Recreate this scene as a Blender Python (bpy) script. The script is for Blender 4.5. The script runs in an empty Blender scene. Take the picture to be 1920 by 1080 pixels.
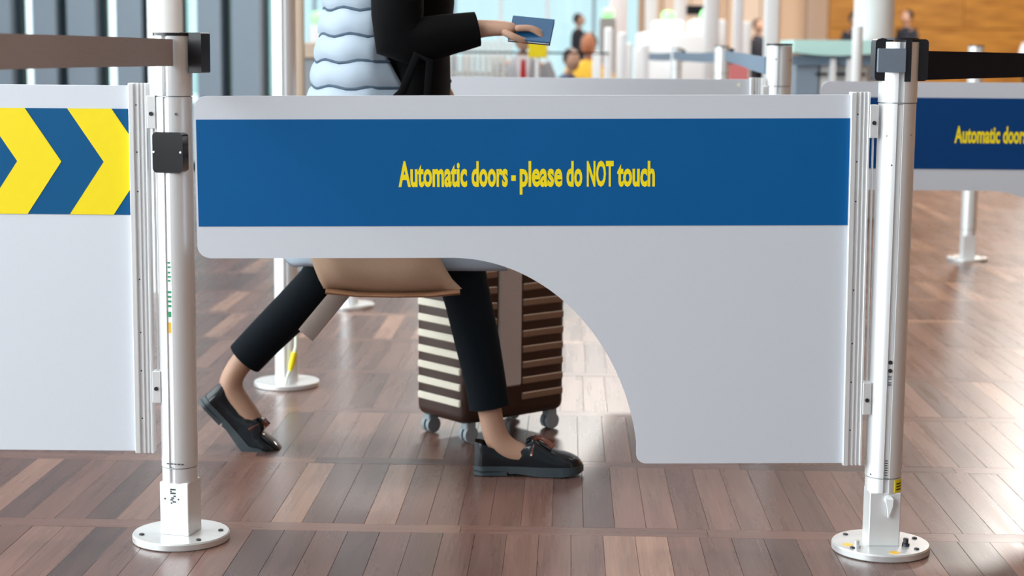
import bpy, bmesh, math, random
from mathutils import Vector, Matrix
R = math.radians
rnd = random.Random(7)
sc = bpy.context.scene
col = sc.collection

# ------------------------------------------------------------------ camera
CAM_H = 1.015
cd = bpy.data.cameras.new('camera'); cam = bpy.data.objects.new('camera', cd); col.objects.link(cam)
cd.sensor_width = 36.0; cd.lens = 3250 / 1920 * 36.0
cd.clip_start = 0.05; cd.clip_end = 200
cam.matrix_world = (Matrix.Translation((0, 0, CAM_H)) @ Matrix.Rotation(R(90) - math.atan(440 / 3250), 4, 'X')
                    @ Matrix.Rotation(R(0.5), 4, 'Z'))
cd.dof.use_dof = True; cd.dof.focus_distance = 3.56; cd.dof.aperture_fstop = 4.2
sc.camera = cam
# ------------------------------------------------------------------ world, lights, exposure
w = bpy.data.worlds.new('World'); sc.world = w; w.use_nodes = True
wb = w.node_tree.nodes['Background']; wb.inputs[0].default_value = (0.86, 0.93, 1.0, 1); wb.inputs[1].default_value = 1.25
def area(name, loc, rot, sx, sy, power, colr=(1, 1, 1)):
    l = bpy.data.lights.new(name, 'AREA'); l.shape = 'RECTANGLE'; l.size = sx; l.size_y = sy; l.energy = power; l.color = colr
    o = bpy.data.objects.new(name, l); o.location = loc; o.rotation_euler = rot; col.objects.link(o); return o
for ax, ay, p in ((-1, 4, 90), (5, 6, 20), (-1, 13, 190), (5, 14, 70), (1, 21, 620), (8.5, 25, 950)):
    area('ceiling_fill', (ax, ay, 6.85), (0, 0, 0), 2.5, 1.2, p, (1, .96, .9))  # unseen fill lights added under the ceiling to lift the exposure
area('window_and_fill_light', (-6.6, 2.5, 3.2), (0, R(-90), 0), 5.5, 9, 460, (.92, .97, 1))
area('window_and_fill_light', (-5.2, -2.6, 3.0), (R(72), 0, R(-32)), 4.2, 4.6, 260, (.95, .98, 1))  # added fill from behind the camera, no window in that wall
sc.view_settings.view_transform = 'Standard'; sc.view_settings.look = 'None'
sc.view_settings.gamma = 1.0; sc.view_settings.use_curve_mapping = False
sc.view_settings.exposure = 0.74
try:
    sc.cycles.use_denoising = True
    sc.cycles.max_bounces = 8
except Exception: pass

# ------------------------------------------------------------------ materials
def lin(r, g, b):
    f = lambda v: (v / 255 / 12.92) if v / 255 <= .04045 else ((v / 255 + .055) / 1.055) ** 2.4
    return (f(r), f(g), f(b), 1)
def mat(name, c, rough=.5, metal=0.0, noise=None, bump=None, emit=None, coat=0, spec=None, aniso=None):
    m = bpy.data.materials.new(name); m.use_nodes = True; nt = m.node_tree; b = nt.nodes['Principled BSDF']
    b.inputs['Base Color'].default_value = c; b.inputs['Roughness'].default_value = rough; b.inputs['Metallic'].default_value = metal
    if coat: b.inputs['Coat Weight'].default_value = coat; b.inputs['Coat Roughness'].default_value = .1
    if spec is not None: b.inputs['Specular IOR Level'].default_value = spec
    if noise or bump:
        tc = nt.nodes.new('ShaderNodeTexCoord'); mp = nt.nodes.new('ShaderNodeMapping'); n = nt.nodes.new('ShaderNodeTexNoise')
        nt.links.new(tc.outputs['Object'], mp.inputs[0]); nt.links.new(mp.outputs[0], n.inputs['Vector'])
        sca, amt = noise if noise else (60, 0)
        if isinstance(sca, tuple): mp.inputs['Scale'].default_value = sca; n.inputs['Scale'].default_value = 1
        else: n.inputs['Scale'].default_value = sca
        n.inputs['Detail'].default_value = 4
        if amt:
            mx = nt.nodes.new('ShaderNodeMix'); mx.data_type = 'RGBA'
            mx.inputs[6].default_value = tuple(v * (1 - amt) for v in c[:3]) + (1,)
            mx.inputs[7].default_value = tuple(min(1, v * (1 + amt)) for v in c[:3]) + (1,)
            nt.links.new(n.outputs['Fac'], mx.inputs[0]); nt.links.new(mx.outputs[2], b.inputs['Base Color'])
        if bump:
            bp = nt.nodes.new('ShaderNodeBump'); bp.inputs['Strength'].default_value = bump; bp.inputs['Distance'].default_value = .002
            nt.links.new(n.outputs['Fac'], bp.inputs['Height']); nt.links.new(bp.outputs[0], b.inputs['Normal'])
    if emit: b.inputs['Emission Color'].default_value = c; b.inputs['Emission Strength'].default_value = emit
    return m
M = {}
M['alu'] = mat('brushed_aluminium', (.85, .865, .875, 1), .38, .45, noise=((40, 40, 4), .05), bump=.04)
M['alu_dark'] = mat('aluminium_groove', (.34, .36, .37, 1), .45, .6, noise=((30, 30, 4), .08))
M['alu_base'] = mat('cast_base_metal', (.74, .75, .75, 1), .34, .6, noise=(28, .12), bump=.1)
M['screw'] = mat('dark_screw', (.06, .06, .07, 1), .4, .7, noise=(200, .2))
M['black'] = mat('black_plastic', (.012, .012, .016, 1), .28, 0, noise=(90, .2), bump=.03)
M['sensor'] = mat('sensor_glass', (.006, .004, .005, 1), .12, 0, noise=((140, 140, 2), .5), coat=1)
M['greyclip'] = mat('grey_belt_clip', lin(112, 124, 138), .5, 0, noise=(80, .08))
M['panel'] = mat('leaf_panel_grey', lin(208, 212, 220), .45, .05, noise=(300, .03), bump=.03)
M['panel2'] = mat('leaf_panel_white', lin(216, 222, 230), .42, .0, noise=(300, .03), bump=.03)
M['blue'] = mat('blue_foil', lin(0, 88, 148), .6, 0, noise=(6, .05), spec=.2)
M['blue_n'] = mat('navy_blue_foil', lin(0, 60, 118), .6, 0, noise=(6, .05), spec=.2)
M['bluec'] = mat('teal_blue_foil', lin(4, 86, 136), .6, 0, noise=(6, .05), spec=.2)
M['yellow'] = mat('yellow_foil', lin(250, 226, 6), .42, 0, noise=(40, .03))
M['belt'] = mat('taupe_webbing', lin(172, 160, 155), .8, 0, noise=((30, 30, 900), .1), bump=.15)
M['beltg'] = mat('blue_grey_webbing', lin(112, 132, 152), .75, 0, noise=((30, 30, 600), .08), bump=.1)
M['beltb'] = mat('black_webbing', lin(6, 16, 34), .85, 0, spec=.15, noise=((30, 30, 600), .15), bump=.1)
M['green'] = mat('green_label_ink', lin(40, 150, 100), .5, noise=(100, .1))
M['ink'] = mat('dark_label_ink', lin(40, 60, 60), .5, noise=(100, .1))
M['orange'] = mat('orange_label_ink', lin(240, 190, 60), .5, noise=(100, .1))
M['cable'] = mat('pale_cable', lin(225, 232, 215), .45, noise=(50, .05))
M['skin'] = mat('skin', lin(176, 138, 116), .6, noise=(25, .06), bump=.05)
M['skin_d'] = mat('skin_tan', lin(186, 120, 84), .55, noise=(25, .08), bump=.05)
M['hair'] = mat('dark_brown_hair', lin(48, 32, 24), .5, noise=((90, 90, 6), .4), bump=.3)
M['trouser'] = mat('navy_black_twill', lin(6, 15, 22), .9, spec=.2, noise=(220, .15), bump=.15)
M['blackknit'] = mat('black_knit', lin(6, 6, 8), .95, spec=.15, noise=(160, .2), bump=.2)
M['quilt'] = mat('pale_blue_grey_nylon', lin(156, 170, 184), .6, noise=(22, .07), bump=.1)
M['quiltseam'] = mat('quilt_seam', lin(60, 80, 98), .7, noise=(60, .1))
M['patent'] = mat('black_patent_leather', (.005, .007, .010, 1), .13, 0, noise=(30, .2), spec=.42)
M['sole'] = mat('grey_rubber_sole', lin(50, 62, 68), .5, noise=(70, .12), bump=.1)
M['tort'] = mat('tortoiseshell', lin(92, 38, 16), .12, 0, noise=(120, .8), coat=1)
M['tote'] = mat('beige_canvas', lin(176, 146, 122), .7, noise=(180, .06), bump=.15)
M['totetrim'] = mat('tan_leather_trim', lin(150, 108, 78), .6, noise=(80, .1), bump=.1)
M['case_b'] = mat('bronze_brown_shell', lin(62, 40, 32), .35, .2, noise=(40, .15))
M['case_r'] = mat('bronze_rib', lin(150, 126, 110), .3, .45, noise=(40, .1))
M['case_lit'] = mat('window_lit_rib', lin(232, 224, 206), .35, .1, noise=(40, .05))  # side ribs: window light put into the rib colour
M['case_p'] = mat('pale_grey_band', lin(196, 184, 178), .5, 0, noise=(60, .06))
M['strap'] = mat('greige_strap', lin(160, 146, 138), .6, noise=(60, .06))
M['pass'] = mat('passport_blue', lin(18, 78, 120), .5, noise=(60, .08))
M['white'] = mat('white_lacquer', lin(244, 246, 248), .4, noise=(10, .02))
M['colwhite'] = mat('white_column_paint', lin(236, 238, 238), .45, noise=(4, .03), bump=.02)
M['wgrey'] = mat('counter_grey', lin(150, 160, 166), .6, noise=(8, .05))
M['beige'] = mat('beige_counter_top', lin(205, 188, 168), .6, noise=(12, .06))
M['fin'] = mat('blue_grey_fin', lin(140, 158, 174), .5, .1, noise=((2, 2, .5), .10))
M['findark'] = mat('dark_mullion', lin(72, 100, 110), .5, .2, noise=((2, 2, .5), .10))
M['peach'] = mat('peach_wall_panel', lin(246, 226, 204), .6, noise=((3, 3, .6), .06))
M['peachd'] = mat('tan_wall_post', lin(222, 192, 162), .6, noise=((3, 3, .6), .08))
M['ceil'] = mat('ceiling_white', lin(228, 228, 226), .8, noise=(2, .04), bump=.1)
M['ribw'] = mat('white_slat', lin(224, 226, 224), .45, noise=(5, .05))
M['teal'] = mat('teal_glass_top', lin(205, 252, 244), .25, noise=(5, .06))
M['tealE'] = mat('teal_glass_edge', lin(40, 160, 140), .3, noise=(5, .06))
M['pink'] = mat('pink_board', lin(240, 140, 142), .6, noise=(6, .05))
M['lamp'] = mat('green_signal_lamp', lin(150, 250, 150), .4, emit=.75, noise=(20, .02))
M['screen'] = mat('dark_screen', lin(14, 24, 36), .25, noise=(20, .2))
M['suitg'] = mat('grey_suit', lin(158, 158, 164), .8, noise=(60, .06), bump=.1)
M['suitd'] = mat('dark_clothes', lin(22, 26, 38), .8, noise=(60, .15), bump=.1)
M['navy'] = mat('navy_clothes', lin(44, 72, 110), .8, noise=(60, .15), bump=.1)
M['yelvest'] = mat('yellow_vest', lin(246, 196, 60), .7, noise=(60, .06), bump=.1)
M['shirt'] = mat('white_shirt', lin(236, 232, 236), .7, noise=(60, .04), bump=.1)
M['red'] = mat('red_tie', lin(190, 24, 40), .6, noise=(60, .1))
M['shoeb'] = mat('black_shoe', lin(18, 18, 20), .35, noise=(60, .1))
M['sillw'] = mat('plinth_concrete', lin(150, 148, 146), .7, noise=(9, .1), bump=.2)

def wood_wall():
    m = bpy.data.materials.new('orange_veneer'); m.use_nodes = True; nt = m.node_tree; b = nt.nodes['Principled BSDF']
    tc = nt.nodes.new('ShaderNodeTexCoord'); mp = nt.nodes.new('ShaderNodeMapping'); n = nt.nodes.new('ShaderNodeTexNoise'); cr = nt.nodes.new('ShaderNodeValToRGB')
    oi = nt.nodes.new('ShaderNodeObjectInfo'); ad = nt.nodes.new('ShaderNodeVectorMath'); ad.operation = 'ADD'
    nt.links.new(tc.outputs['Object'], ad.inputs[0]); nt.links.new(oi.outputs['Random'], ad.inputs[1])
    mp.inputs['Scale'].default_value = (1.2, 1, 12); nt.links.new(ad.outputs[0], mp.inputs[0]); nt.links.new(mp.outputs[0], n.inputs[0])
    n.inputs['Scale'].default_value = 1.3; n.inputs['Detail'].default_value = 5
    cr.color_ramp.elements[0].color = lin(146, 94, 22); cr.color_ramp.elements[1].color = lin(190, 134, 48)
    cr.color_ramp.elements[0].position = .3; cr.color_ramp.elements[1].position = .7
    nt.links.new(n.outputs['Fac'], cr.inputs[0]); nt.links.new(cr.outputs[0], b.inputs['Base Color']); b.inputs['Roughness'].default_value = .5
    return m
M['veneer'] = wood_wall()

def plank_mat(name, island, swap):
    m = bpy.data.materials.new(name); m.use_nodes = True; nt = m.node_tree; N = nt.nodes.new; L = nt.links.new; b = nt.nodes['Principled BSDF']
    if island: ge = N('ShaderNodeNewGeometry'); rv = ge.outputs['Random Per Island']
    else: oi = N('ShaderNodeObjectInfo'); rv = oi.outputs['Random']
    tc = N('ShaderNodeTexCoord')
    mul = N('ShaderNodeMath'); mul.operation = 'MULTIPLY'; mul.inputs[1].default_value = 91.7; L(rv, mul.inputs[0])
    ad = N('ShaderNodeVectorMath'); ad.operation = 'ADD'; L(tc.outputs['Object'], ad.inputs[0]); L(mul.outputs[0], ad.inputs[1])
    def noise(scale, det, dist=0):
        mp = N('ShaderNodeMapping'); mp.inputs['Scale'].default_value = scale if not swap else (scale[1], scale[0], scale[2])
        L(ad.outputs[0], mp.inputs[0]); n = N('ShaderNodeTexNoise'); n.inputs['Scale'].default_value = 1; n.inputs['Detail'].default_value = det
        n.inputs['Distortion'].default_value = dist
        L(mp.outputs[0], n.inputs[0]); return n.outputs['Fac']
    cr = N('ShaderNodeValToRGB'); e = cr.color_ramp.elements
    e[0].position = 0; e[0].color = (.085, .050, .044, 1); e[1].position = 1; e[1].color = (.36, .21, .15, 1)
    for p, c in ((.12, (.118, .066, .056, 1)), (.45, (.150, .080, .065, 1)), (.70, (.175, .092, .073, 1)), (.88, (.21, .115, .09, 1)), (.95, (.30, .172, .125, 1))):
        x = e.new(p); x.color = c
    L(rv, cr.inputs[0])
    g = noise((240, 5, 40), 3, .15); g2 = noise((30, 2.2, 20), 2, .1)
    pores = noise((420, 60, 60), 2)
    r1 = N('ShaderNodeMapRange'); r1.inputs[1].default_value = .3; r1.inputs[2].default_value = .7; r1.inputs[3].default_value = .86; r1.inputs[4].default_value = 1.14; L(g, r1.inputs[0])
    r2 = N('ShaderNodeMapRange'); r2.inputs[1].default_value = .3; r2.inputs[2].default_value = .7; r2.inputs[3].default_value = .88; r2.inputs[4].default_value = 1.12; L(g2, r2.inputs[0])
    mm = N('ShaderNodeMath'); mm.operation = 'MULTIPLY'; L(r1.outputs[0], mm.inputs[0]); L(r2.outputs[0], mm.inputs[1])
    vm = N('ShaderNodeVectorMath'); vm.operation = 'SCALE'; L(cr.outputs[0], vm.inputs[0]); L(mm.outputs[0], vm.inputs[3])
    L(vm.outputs[0], b.inputs['Base Color'])
    rr = N('ShaderNodeMapRange'); rr.inputs[3].default_value = .22; rr.inputs[4].default_value = .34; L(g2, rr.inputs[0]); L(rr.outputs[0], b.inputs['Roughness'])
    b.inputs['Specular IOR Level'].default_value = .46
    bp = N('ShaderNodeBump'); bp.inputs['Strength'].default_value = .035; bp.inputs['Distance'].default_value = .0008
    pm = N('ShaderNodeMath'); pm.operation = 'ADD'; L(g, pm.inputs[0]); L(pores, pm.inputs[1]); L(pm.outputs[0], bp.inputs['Height']); L(bp.outputs[0], b.inputs['Normal'])
    return m
M['plank'] = plank_mat('jatoba_plank', False, False)
M['plank_far'] = plank_mat('jatoba_plank_far', True, False)
M['plank_far_x'] = plank_mat('jatoba_plank_far_cross', True, True)
M['gap'] = mat('floor_joint', (.09, .055, .045, 1), .8, noise=(30, .2))

def glass_mat(name='window_glass', tint=(.86, .95, .93, 1)):
    m = bpy.data.materials.new(name); m.use_nodes = True; nt = m.node_tree; nt.nodes.clear()
    o = nt.nodes.new('ShaderNodeOutputMaterial'); t = nt.nodes.new('ShaderNodeBsdfTransparent'); g = nt.nodes.new('ShaderNodeBsdfGlossy')
    g.inputs['Roughness'].default_value = .03; t.inputs[0].default_value = tint
    mx = nt.nodes.new('ShaderNodeMixShader'); f = nt.nodes.new('ShaderNodeFresnel'); f.inputs[0].default_value = 1.5
    nt.links.new(f.outputs[0], mx.inputs[0]); nt.links.new(t.outputs[0], mx.inputs[1]); nt.links.new(g.outputs[0], mx.inputs[2]); nt.links.new(mx.outputs[0], o.inputs[0])
    return m
M['glass'] = glass_mat(); M['glass_t'] = glass_mat('tinted_window_glass', (.62, .72, .72, 1))

# ------------------------------------------------------------------ helpers
def tag(o, label=None, cat=None, group=None, kind=None):
    if label: o['label'] = label
    if cat: o['category'] = cat
    if group: o['group'] = group
    if kind: o['kind'] = kind
    return o
def empty(name, loc=(0, 0, 0), rot=(0, 0, 0)):
    o = bpy.data.objects.new(name, None); o.location = loc; o.rotation_euler = rot; o.empty_display_size = .1; col.objects.link(o); return o
def link(name, me, parent=None, m=None, smooth=None, loc=None, rot=None):
    if m is not None and not me.materials: me.materials.append(m)
    if smooth is not None:
        for p in me.polygons: p.use_smooth = True
        try: me.set_sharp_from_angle(angle=R(smooth))
        except Exception: pass
    o = bpy.data.objects.new(name, me); col.objects.link(o)
    if parent: o.parent = parent
    if loc: o.location = loc
    if rot: o.rotation_euler = rot
    return o
class MB:
    def __init__(s): s.bm = bmesh.new()
    def box(s, x0, x1, y0, y1, z0, z1, bev=0, seg=1, mi=0):
        r = bmesh.ops.create_cube(s.bm, size=1); vs = r['verts']
        for v in vs: v.co = Vector((x0 + (v.co.x + .5) * (x1 - x0), y0 + (v.co.y + .5) * (y1 - y0), z0 + (v.co.z + .5) * (z1 - z0)))
        fs = {f for v in vs for f in v.link_faces}
        for f in fs: f.material_index = mi
        if bev: bmesh.ops.bevel(s.bm, geom=list({e for v in vs for e in v.link_edges}), offset=bev, segments=seg, profile=.5, affect='EDGES')
        return s
    def prism(s, pts, d0, d1, axis='z', mi=0, cap=True):
        def P(p, d):
            return {'z': (p[0], p[1], d), 'y': (p[0], d, p[1]), 'x': (d, p[0], p[1])}[axis]
        a = [s.bm.verts.new(P(p, d0)) for p in pts]; b = [s.bm.verts.new(P(p, d1)) for p in pts]; n = len(pts)
        fs = [s.bm.faces.new((a[i], a[(i + 1) % n], b[(i + 1) % n], b[i])) for i in range(n)]
        if cap: fs += [s.bm.faces.new(a[::-1]), s.bm.faces.new(b)]
        for f in fs: f.material_index = mi
        return s
    def lathe(s, prof, n=40, c=(0, 0), mi=0):
        rings = []
        for r, z in prof:
            rings.append([s.bm.verts.new((c[0] + r * math.cos(2 * math.pi * i / n), c[1] + r * math.sin(2 * math.pi * i / n), z)) for i in range(n)] if r > 1e-6 else [s.bm.verts.new((c[0], c[1], z))])
        for a, b in zip(rings, rings[1:]):
            for i in range(n):
                j = (i + 1) % n
                f = [a[i % len(a)], a[j % len(a)], b[j % len(b)], b[i % len(b)]]
                f = list(dict.fromkeys(f))
                if len(f) > 2: s.bm.faces.new(f).material_index = mi
        return s
    def cyl(s, p0, p1, r, n=12, r2=None, mi=0):
        p0, p1 = Vector(p0), Vector(p1); d = p1 - p0
        q = d.to_track_quat('Z', 'Y').to_matrix().to_4x4(); q.translation = (p0 + p1) / 2
        rr = bmesh.ops.create_cone(s.bm, cap_ends=True, segments=n, radius1=r, radius2=r if r2 is None else r2, depth=d.length, matrix=q)
        for f in {f for v in rr['verts'] for f in v.link_faces}: f.material_index = mi
        return s
    def sphere(s, c, rx, ry=None, rz=None, u=14, v=10, rot=None):
        m = Matrix.Translation(c)
        if rot: m = m @ rot
        m = m @ Matrix.Diagonal((rx, ry or rx, rz or rx, 1))
        bmesh.ops.create_uvsphere(s.bm, u_segments=u, v_segments=v, radius=1, matrix=m); return s
    def tube(s, path, rad, n=12, cap=True, up=(0, 1, 0), mi=0):
        """loft of ellipses along a path; rad = [(ra, rb)]"""
        path = [Vector(p) for p in path]; rings = []
        for i, p in enumerate(path):
            d = (path[min(i + 1, len(path) - 1)] - path[max(i - 1, 0)]).normalized()
            a = Vector(up).cross(d)
            a = a.normalized() if a.length > 1e-4 else Vector((1, 0, 0)); b = d.cross(a)
            ra, rb = rad[i] if isinstance(rad, list) else (rad, rad)
            rings.append([s.bm.verts.new(p + a * ra * math.cos(2 * math.pi * k / n) + b * rb * math.sin(2 * math.pi * k / n)) for k in range(n)])
        for A, B in zip(rings, rings[1:]):
            for k in range(n): s.bm.faces.new((A[k], A[(k + 1) % n], B[(k + 1) % n], B[k])).material_index = mi
        if cap: s.bm.faces.new(rings[0][::-1]); s.bm.faces.new(rings[-1])
        return s
    def mesh(s, name='mesh'):
        bmesh.ops.recalc_face_normals(s.bm, faces=s.bm.faces)
        me = bpy.data.meshes.new(name); s.bm.to_mesh(me); s.bm.free(); return me
    def obj(s, name, m, parent=None, smooth=None, **k):
        return link(name, s.mesh(name), parent, m, smooth, **k)
def copy_tree(o, parent=None):
    c = o.copy(); col.objects.link(c); c.parent = parent
    for ch in o.children: copy_tree(ch, c)
    return c
def rrect(x0, x1, z0, z1, r, n=5):
    pts = []
    for cx, cz, a0 in ((x1 - r, z1 - r, 0), (x0 + r, z1 - r, 90), (x0 + r, z0 + r, 180), (x1 - r, z0 + r, 270)):
        for i in range(n + 1):
            a = R(a0 + 90 * i / n); pts.append((cx + r * math.cos(a), cz + r * math.sin(a)))
    return pts
def skin_mesh(verts, edges, radii, sub=1, root=0):
    me = bpy.data.meshes.new('skin'); me.from_pydata([tuple(v) for v in verts], edges, [])
    o = bpy.data.objects.new('skin', me); col.objects.link(o)
    md = o.modifiers.new('s', 'SKIN'); md.use_smooth_shade = True; md.branch_smoothing = .5
    sv = me.skin_vertices[0].data
    for i, r in enumerate(radii):
        sv[i].radius = (r, r) if not isinstance(r, tuple) else r; sv[i].use_root = (i == root)
    if sub: s2 = o.modifiers.new('u', 'SUBSURF'); s2.levels = sub; s2.render_levels = sub
    dg = bpy.context.evaluated_depsgraph_get(); ev = o.evaluated_get(dg)
    out = bpy.data.meshes.new_from_object(ev, depsgraph=dg)
    bpy.data.objects.remove(o); bpy.data.meshes.remove(me)
    for p in out.polygons: p.use_smooth = True
    return out
def text_mesh(body, bold, x0, x1, z0, zcap, y, extr=.0004):
    """lettering as geometry: cap 'A' height spans z0..zcap; total width x0..x1; faces -Y"""
    def mk(b):
        c = bpy.data.curves.new('t', 'FONT'); c.body = b; c.size = 1; c.offset = bold; c.extrude = 0.001; c.resolution_u = 3
        o = bpy.data.objects.new('t', c); col.objects.link(o)
        dg = bpy.context.evaluated_depsgraph_get(); me = bpy.data.meshes.new_from_object(o.evaluated_get(dg)); bpy.data.objects.remove(o); return me
    cap = mk('A'); ch = max(v.co.y for v in cap.vertices); c0 = min(v.co.y for v in cap.vertices)
    me = mk(body); a = min(v.co.x for v in me.vertices); b = max(v.co.x for v in me.vertices)
    for v in me.vertices:
        v.co = Vector((x0 + (v.co.x - a) / (b - a) * (x1 - x0), y + (-extr if v.co.z > 0 else 0), z0 + (v.co.y - c0) / (ch - c0) * (zcap - z0)))
    return me

# ------------------------------------------------------------------ setting: floor
YAW = -1.8
ROW = .613; V0 = 3.62   # seam strip centres at V0 + k*ROW
PW = .068; SW = .062
floor = empty('floor', (0, 0, 0), (0, 0, R(YAW))); tag(floor, kind='structure')
sub = MB().box(-7, 14.5, -3.2, 38, -.06, -.009); so = sub.obj('subfloor', M['gap'], floor)
gapx = .0006
PL = ROW - SW
def plank_mesh(wd, ln):
    return MB().box(-wd / 2 + gapx / 2, wd / 2 - gapx / 2, -ln / 2 + gapx / 2, ln / 2 - gapx / 2, -.012, 0, bev=.0004).mesh('plank')
pm = plank_mesh(PW, PL); pm.materials.append(M['plank'])
SL = .53
smm = plank_mesh(SW, SL); smm.materials.append(M['plank'])
cells = []
for k in range(-10, 54):
    vc = V0 + k * ROW
    off = rnd.uniform(0, PW)
    u = -7.4 + off
    while u < 13.5:
        cells.append(('p', u, vc + ROW / 2)); u += PW
    u = -7.4 + rnd.uniform(0, SL)
    while u < 13.5:
        cells.append(('s', u, vc)); u += SL
def seen(u, v):
    x = u * math.cos(R(YAW)) - v * math.sin(R(YAW)); y = u * math.sin(R(YAW)) + v * math.cos(R(YAW))
    return y > 3.0 and abs(x) < y * .30 + .06
vis = sorted([c for c in cells if seen(c[1], c[2])], key=lambda c: c[2])[:300]
vset = set(vis)
for t, u, v in vis:
    link('plank', pm if t == 'p' else smm, floor, loc=(u, v, rnd.uniform(-.0005, 0)), rot=(0, 0, 0 if t == 'p' else R(90)))
vv, ff, mi = [], [], []
for c in cells:
    if c in vset: continue
    t, u, v = c
    hx, hy = (PW / 2 - gapx / 2, PL / 2 - gapx / 2) if t == 'p' else (SL / 2 - gapx / 2, SW / 2 - gapx / 2)
    z = rnd.uniform(-.0005, 0); b = len(vv)
    vv += [(u - hx, v - hy, z), (u + hx, v - hy, z), (u + hx, v + hy, z), (u - hx, v + hy, z),
           (u - hx, v - hy, -.012), (u + hx, v - hy, -.012), (u + hx, v + hy, -.012), (u - hx, v + hy, -.012)]
    ff += [(b, b + 1, b + 2, b + 3)] + [(b + i, b + 4 + i, b + 4 + (i + 1) % 4, b + (i + 1) % 4) for i in range(4)]
    mi += [0 if t == 'p' else 1] * 5
me = bpy.data.meshes.new('plank_field'); me.from_pydata(vv, [], ff); me.materials.append(M['plank_far']); me.materials.append(M['plank_far_x'])
me.polygons.foreach_set('material_index', mi)
tag(link('plank_field', me, floor), kind='stuff')

# ceiling and walls
cl = empty('ceiling', (0, 0, 7)); tag(cl, kind='structure')
MB().box(-7, 14, -3, 37, .0, .2).obj('ceiling_slab', M['ceil'], cl)
b = MB()
for i in range(18): b.box(-6.9, 13.9, -2.5 + i * 2.1, -2.38 + i * 2.1, -.12, .0)
b.obj('ceiling_batten', M['white'], cl)
# back wall: glazing in the middle, peach lamella wall, orange veneer wall
wn = empty('window_2', (0, 36.2, 0)); tag(wn, kind='structure')
x = -7.0
for i in range(10):
    MB().box(x + .03, x + .93, -.01, .01, .1, 6.9).obj('pane', M['glass_t'], wn)
    MB().box(x - .03, x + .03, -.12, .04, 0, 7, bev=.005).obj('mullion', M['white'] if i % 3 else M['fin'], wn)
    x += .96
for z in (.05, 2.6, 5.0): MB().box(-7, 2.6, -.06, .03, z, z + .08).obj('transom', M['white'], wn)
wb_ = empty('wall_back', (0, 35.2, 0)); tag(wb_, kind='structure')
x = 2.6; k = 0
while x < 6.0:
    wd = (.38, .55, .46, .30, .65)[k % 5]
    MB().box(x + .01, x + wd - .01, 0 - .03 * (k % 2), .2, 0, 7, bev=.006).obj('panel', M['peach'] if k % 3 else M['peachd'], wb_); x += wd; k += 1
MB().box(2.5, 7.0, .2, .3, 0, 7).obj('wall_core', M['peachd'], wb_)
wr = empty('wall_right', (0, 34, 0)); tag(wr, kind='structure')
for r_ in range(9):
    for c_ in range(4):
        x0 = 6.1 + c_ * 2.6 - (1.3 if r_ % 2 else 0); x1 = x0 + 2.6
        x0 = max(x0, 6.1); z0 = r_ * .78
        MB().box(x0 + .006, x1 - .006, -.03, .0, z0 + .006, z0 + .774, bev=.004).obj('veneer_panel', M['veneer'], wr)
MB().box(6.1, 15, 0, .15, 0, 7).obj('wall_core', M['veneer'], wr)
ws = empty('wall_side', (14.0, 0, 0)); tag(ws, kind='structure')
MB().box(0, .15, -3, 34, 0, 7).obj('wall_core', M['peach'], ws)
for i in range(16): MB().box(-.04, 0, -2.8 + i * 2.3, -.56 + i * 2.3, .05, 6.95, bev=.006).obj('panel', M['veneer'], ws)
wq = empty('wall_light_block', (0, -3.1, 0)); tag(wq, kind='structure')  # unseen wall added behind the camera to cut the world light
MB().box(-7, 14.1, -.15, 0, 0, 7).obj('wall_core', M['ceil'], wq)
for i in range(9): MB().box(-6.9 + i * 2.3, -4.7 + i * 2.3, 0, .04, .05, 6.95, bev=.006).obj('panel', M['peachd'] if i > 4 else M['wgrey'], wq)

# left glazed facade with deep vertical fins
wf = empty('window_1', (0, 15, 0)); tag(wf, kind='structure')
spec = []   # x positions follow the uneven rhythm of fins
x = -7.2
widths = [(.22, .03, .15), (.20, .03, .06), (.24, .03, .14), (.22, .03, .03)]
k = 0
while x < -2.05:
    a, d, g = widths[k % 4]
    MB().box(x, x + a, -.32, .02, 0, 7, bev=.006).obj('fin', M['fin'], wf)
    MB().box(x + a, x + a + d, -.10, .05, 0, 7, bev=.004).obj('mullion', M['findark'], wf)
    MB().box(x + a + d, x + a + d + g, .0, .02, .05, 6.95).obj('pane', M['glass'], wf)
    x += a + d + g; k += 1
fx_end = x
MB().box(-7.2, fx_end, -.05, .06, 0, .06).obj('sill', M['findark'], wf)
MB().box(-7.2, fx_end, -.05, .06, 6.94, 7).obj('head_rail', M['findark'], wf)
# left side glazing
wl = empty('window_3', (-7, 0, 0)); tag(wl, kind='structure')
for i in range(10):
    y = -3 + i * 1.8
    MB().box(-.04, .04, y - .03, y + .03, 0, 7).obj('mullion', M['fin'], wl)
    if i < 9: MB().box(-.008, .008, y + .03, y + 1.77, .05, 6.95).obj('pane', M['glass'], wl)

# ------------------------------------------------------------------ gate post
PR = .0375
def tube_profile(r, slot=.0062, half=.0062, off=-.001, n=44):
    """round extrusion with a narrow channel in front (-Y) and one behind"""
    pts = []
    for s_, base in ((1, -90), (1, 90)):
        h = math.degrees(half / r); o = math.degrees(off / r) if base == -90 else 0
        c = base + o
        for a, rr in ((c - h, r), (c - h, r - slot), (c + h, r - slot), (c + h, r)): pts.append((rr * math.cos(R(a)), rr * math.sin(R(a))))
        a0 = c + h; a1 = (90 - h) if base == -90 else (270 + math.degrees(off / r) - h)
        m = n // 2
        for i in range(1, m): a = a0 + (a1 - a0) * i / m; pts.append((r * math.cos(R(a)), r * math.sin(R(a))))
    return pts
def circ(r, n=44, c=(0, 0)): return [(c[0] + r * math.cos(2 * math.pi * i / n), c[1] + r * math.sin(2 * math.pi * i / n)) for i in range(n)]
def flat(bm_, pts, z0, z1): bm_.prism(pts, z0, z1); return bm_
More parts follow.
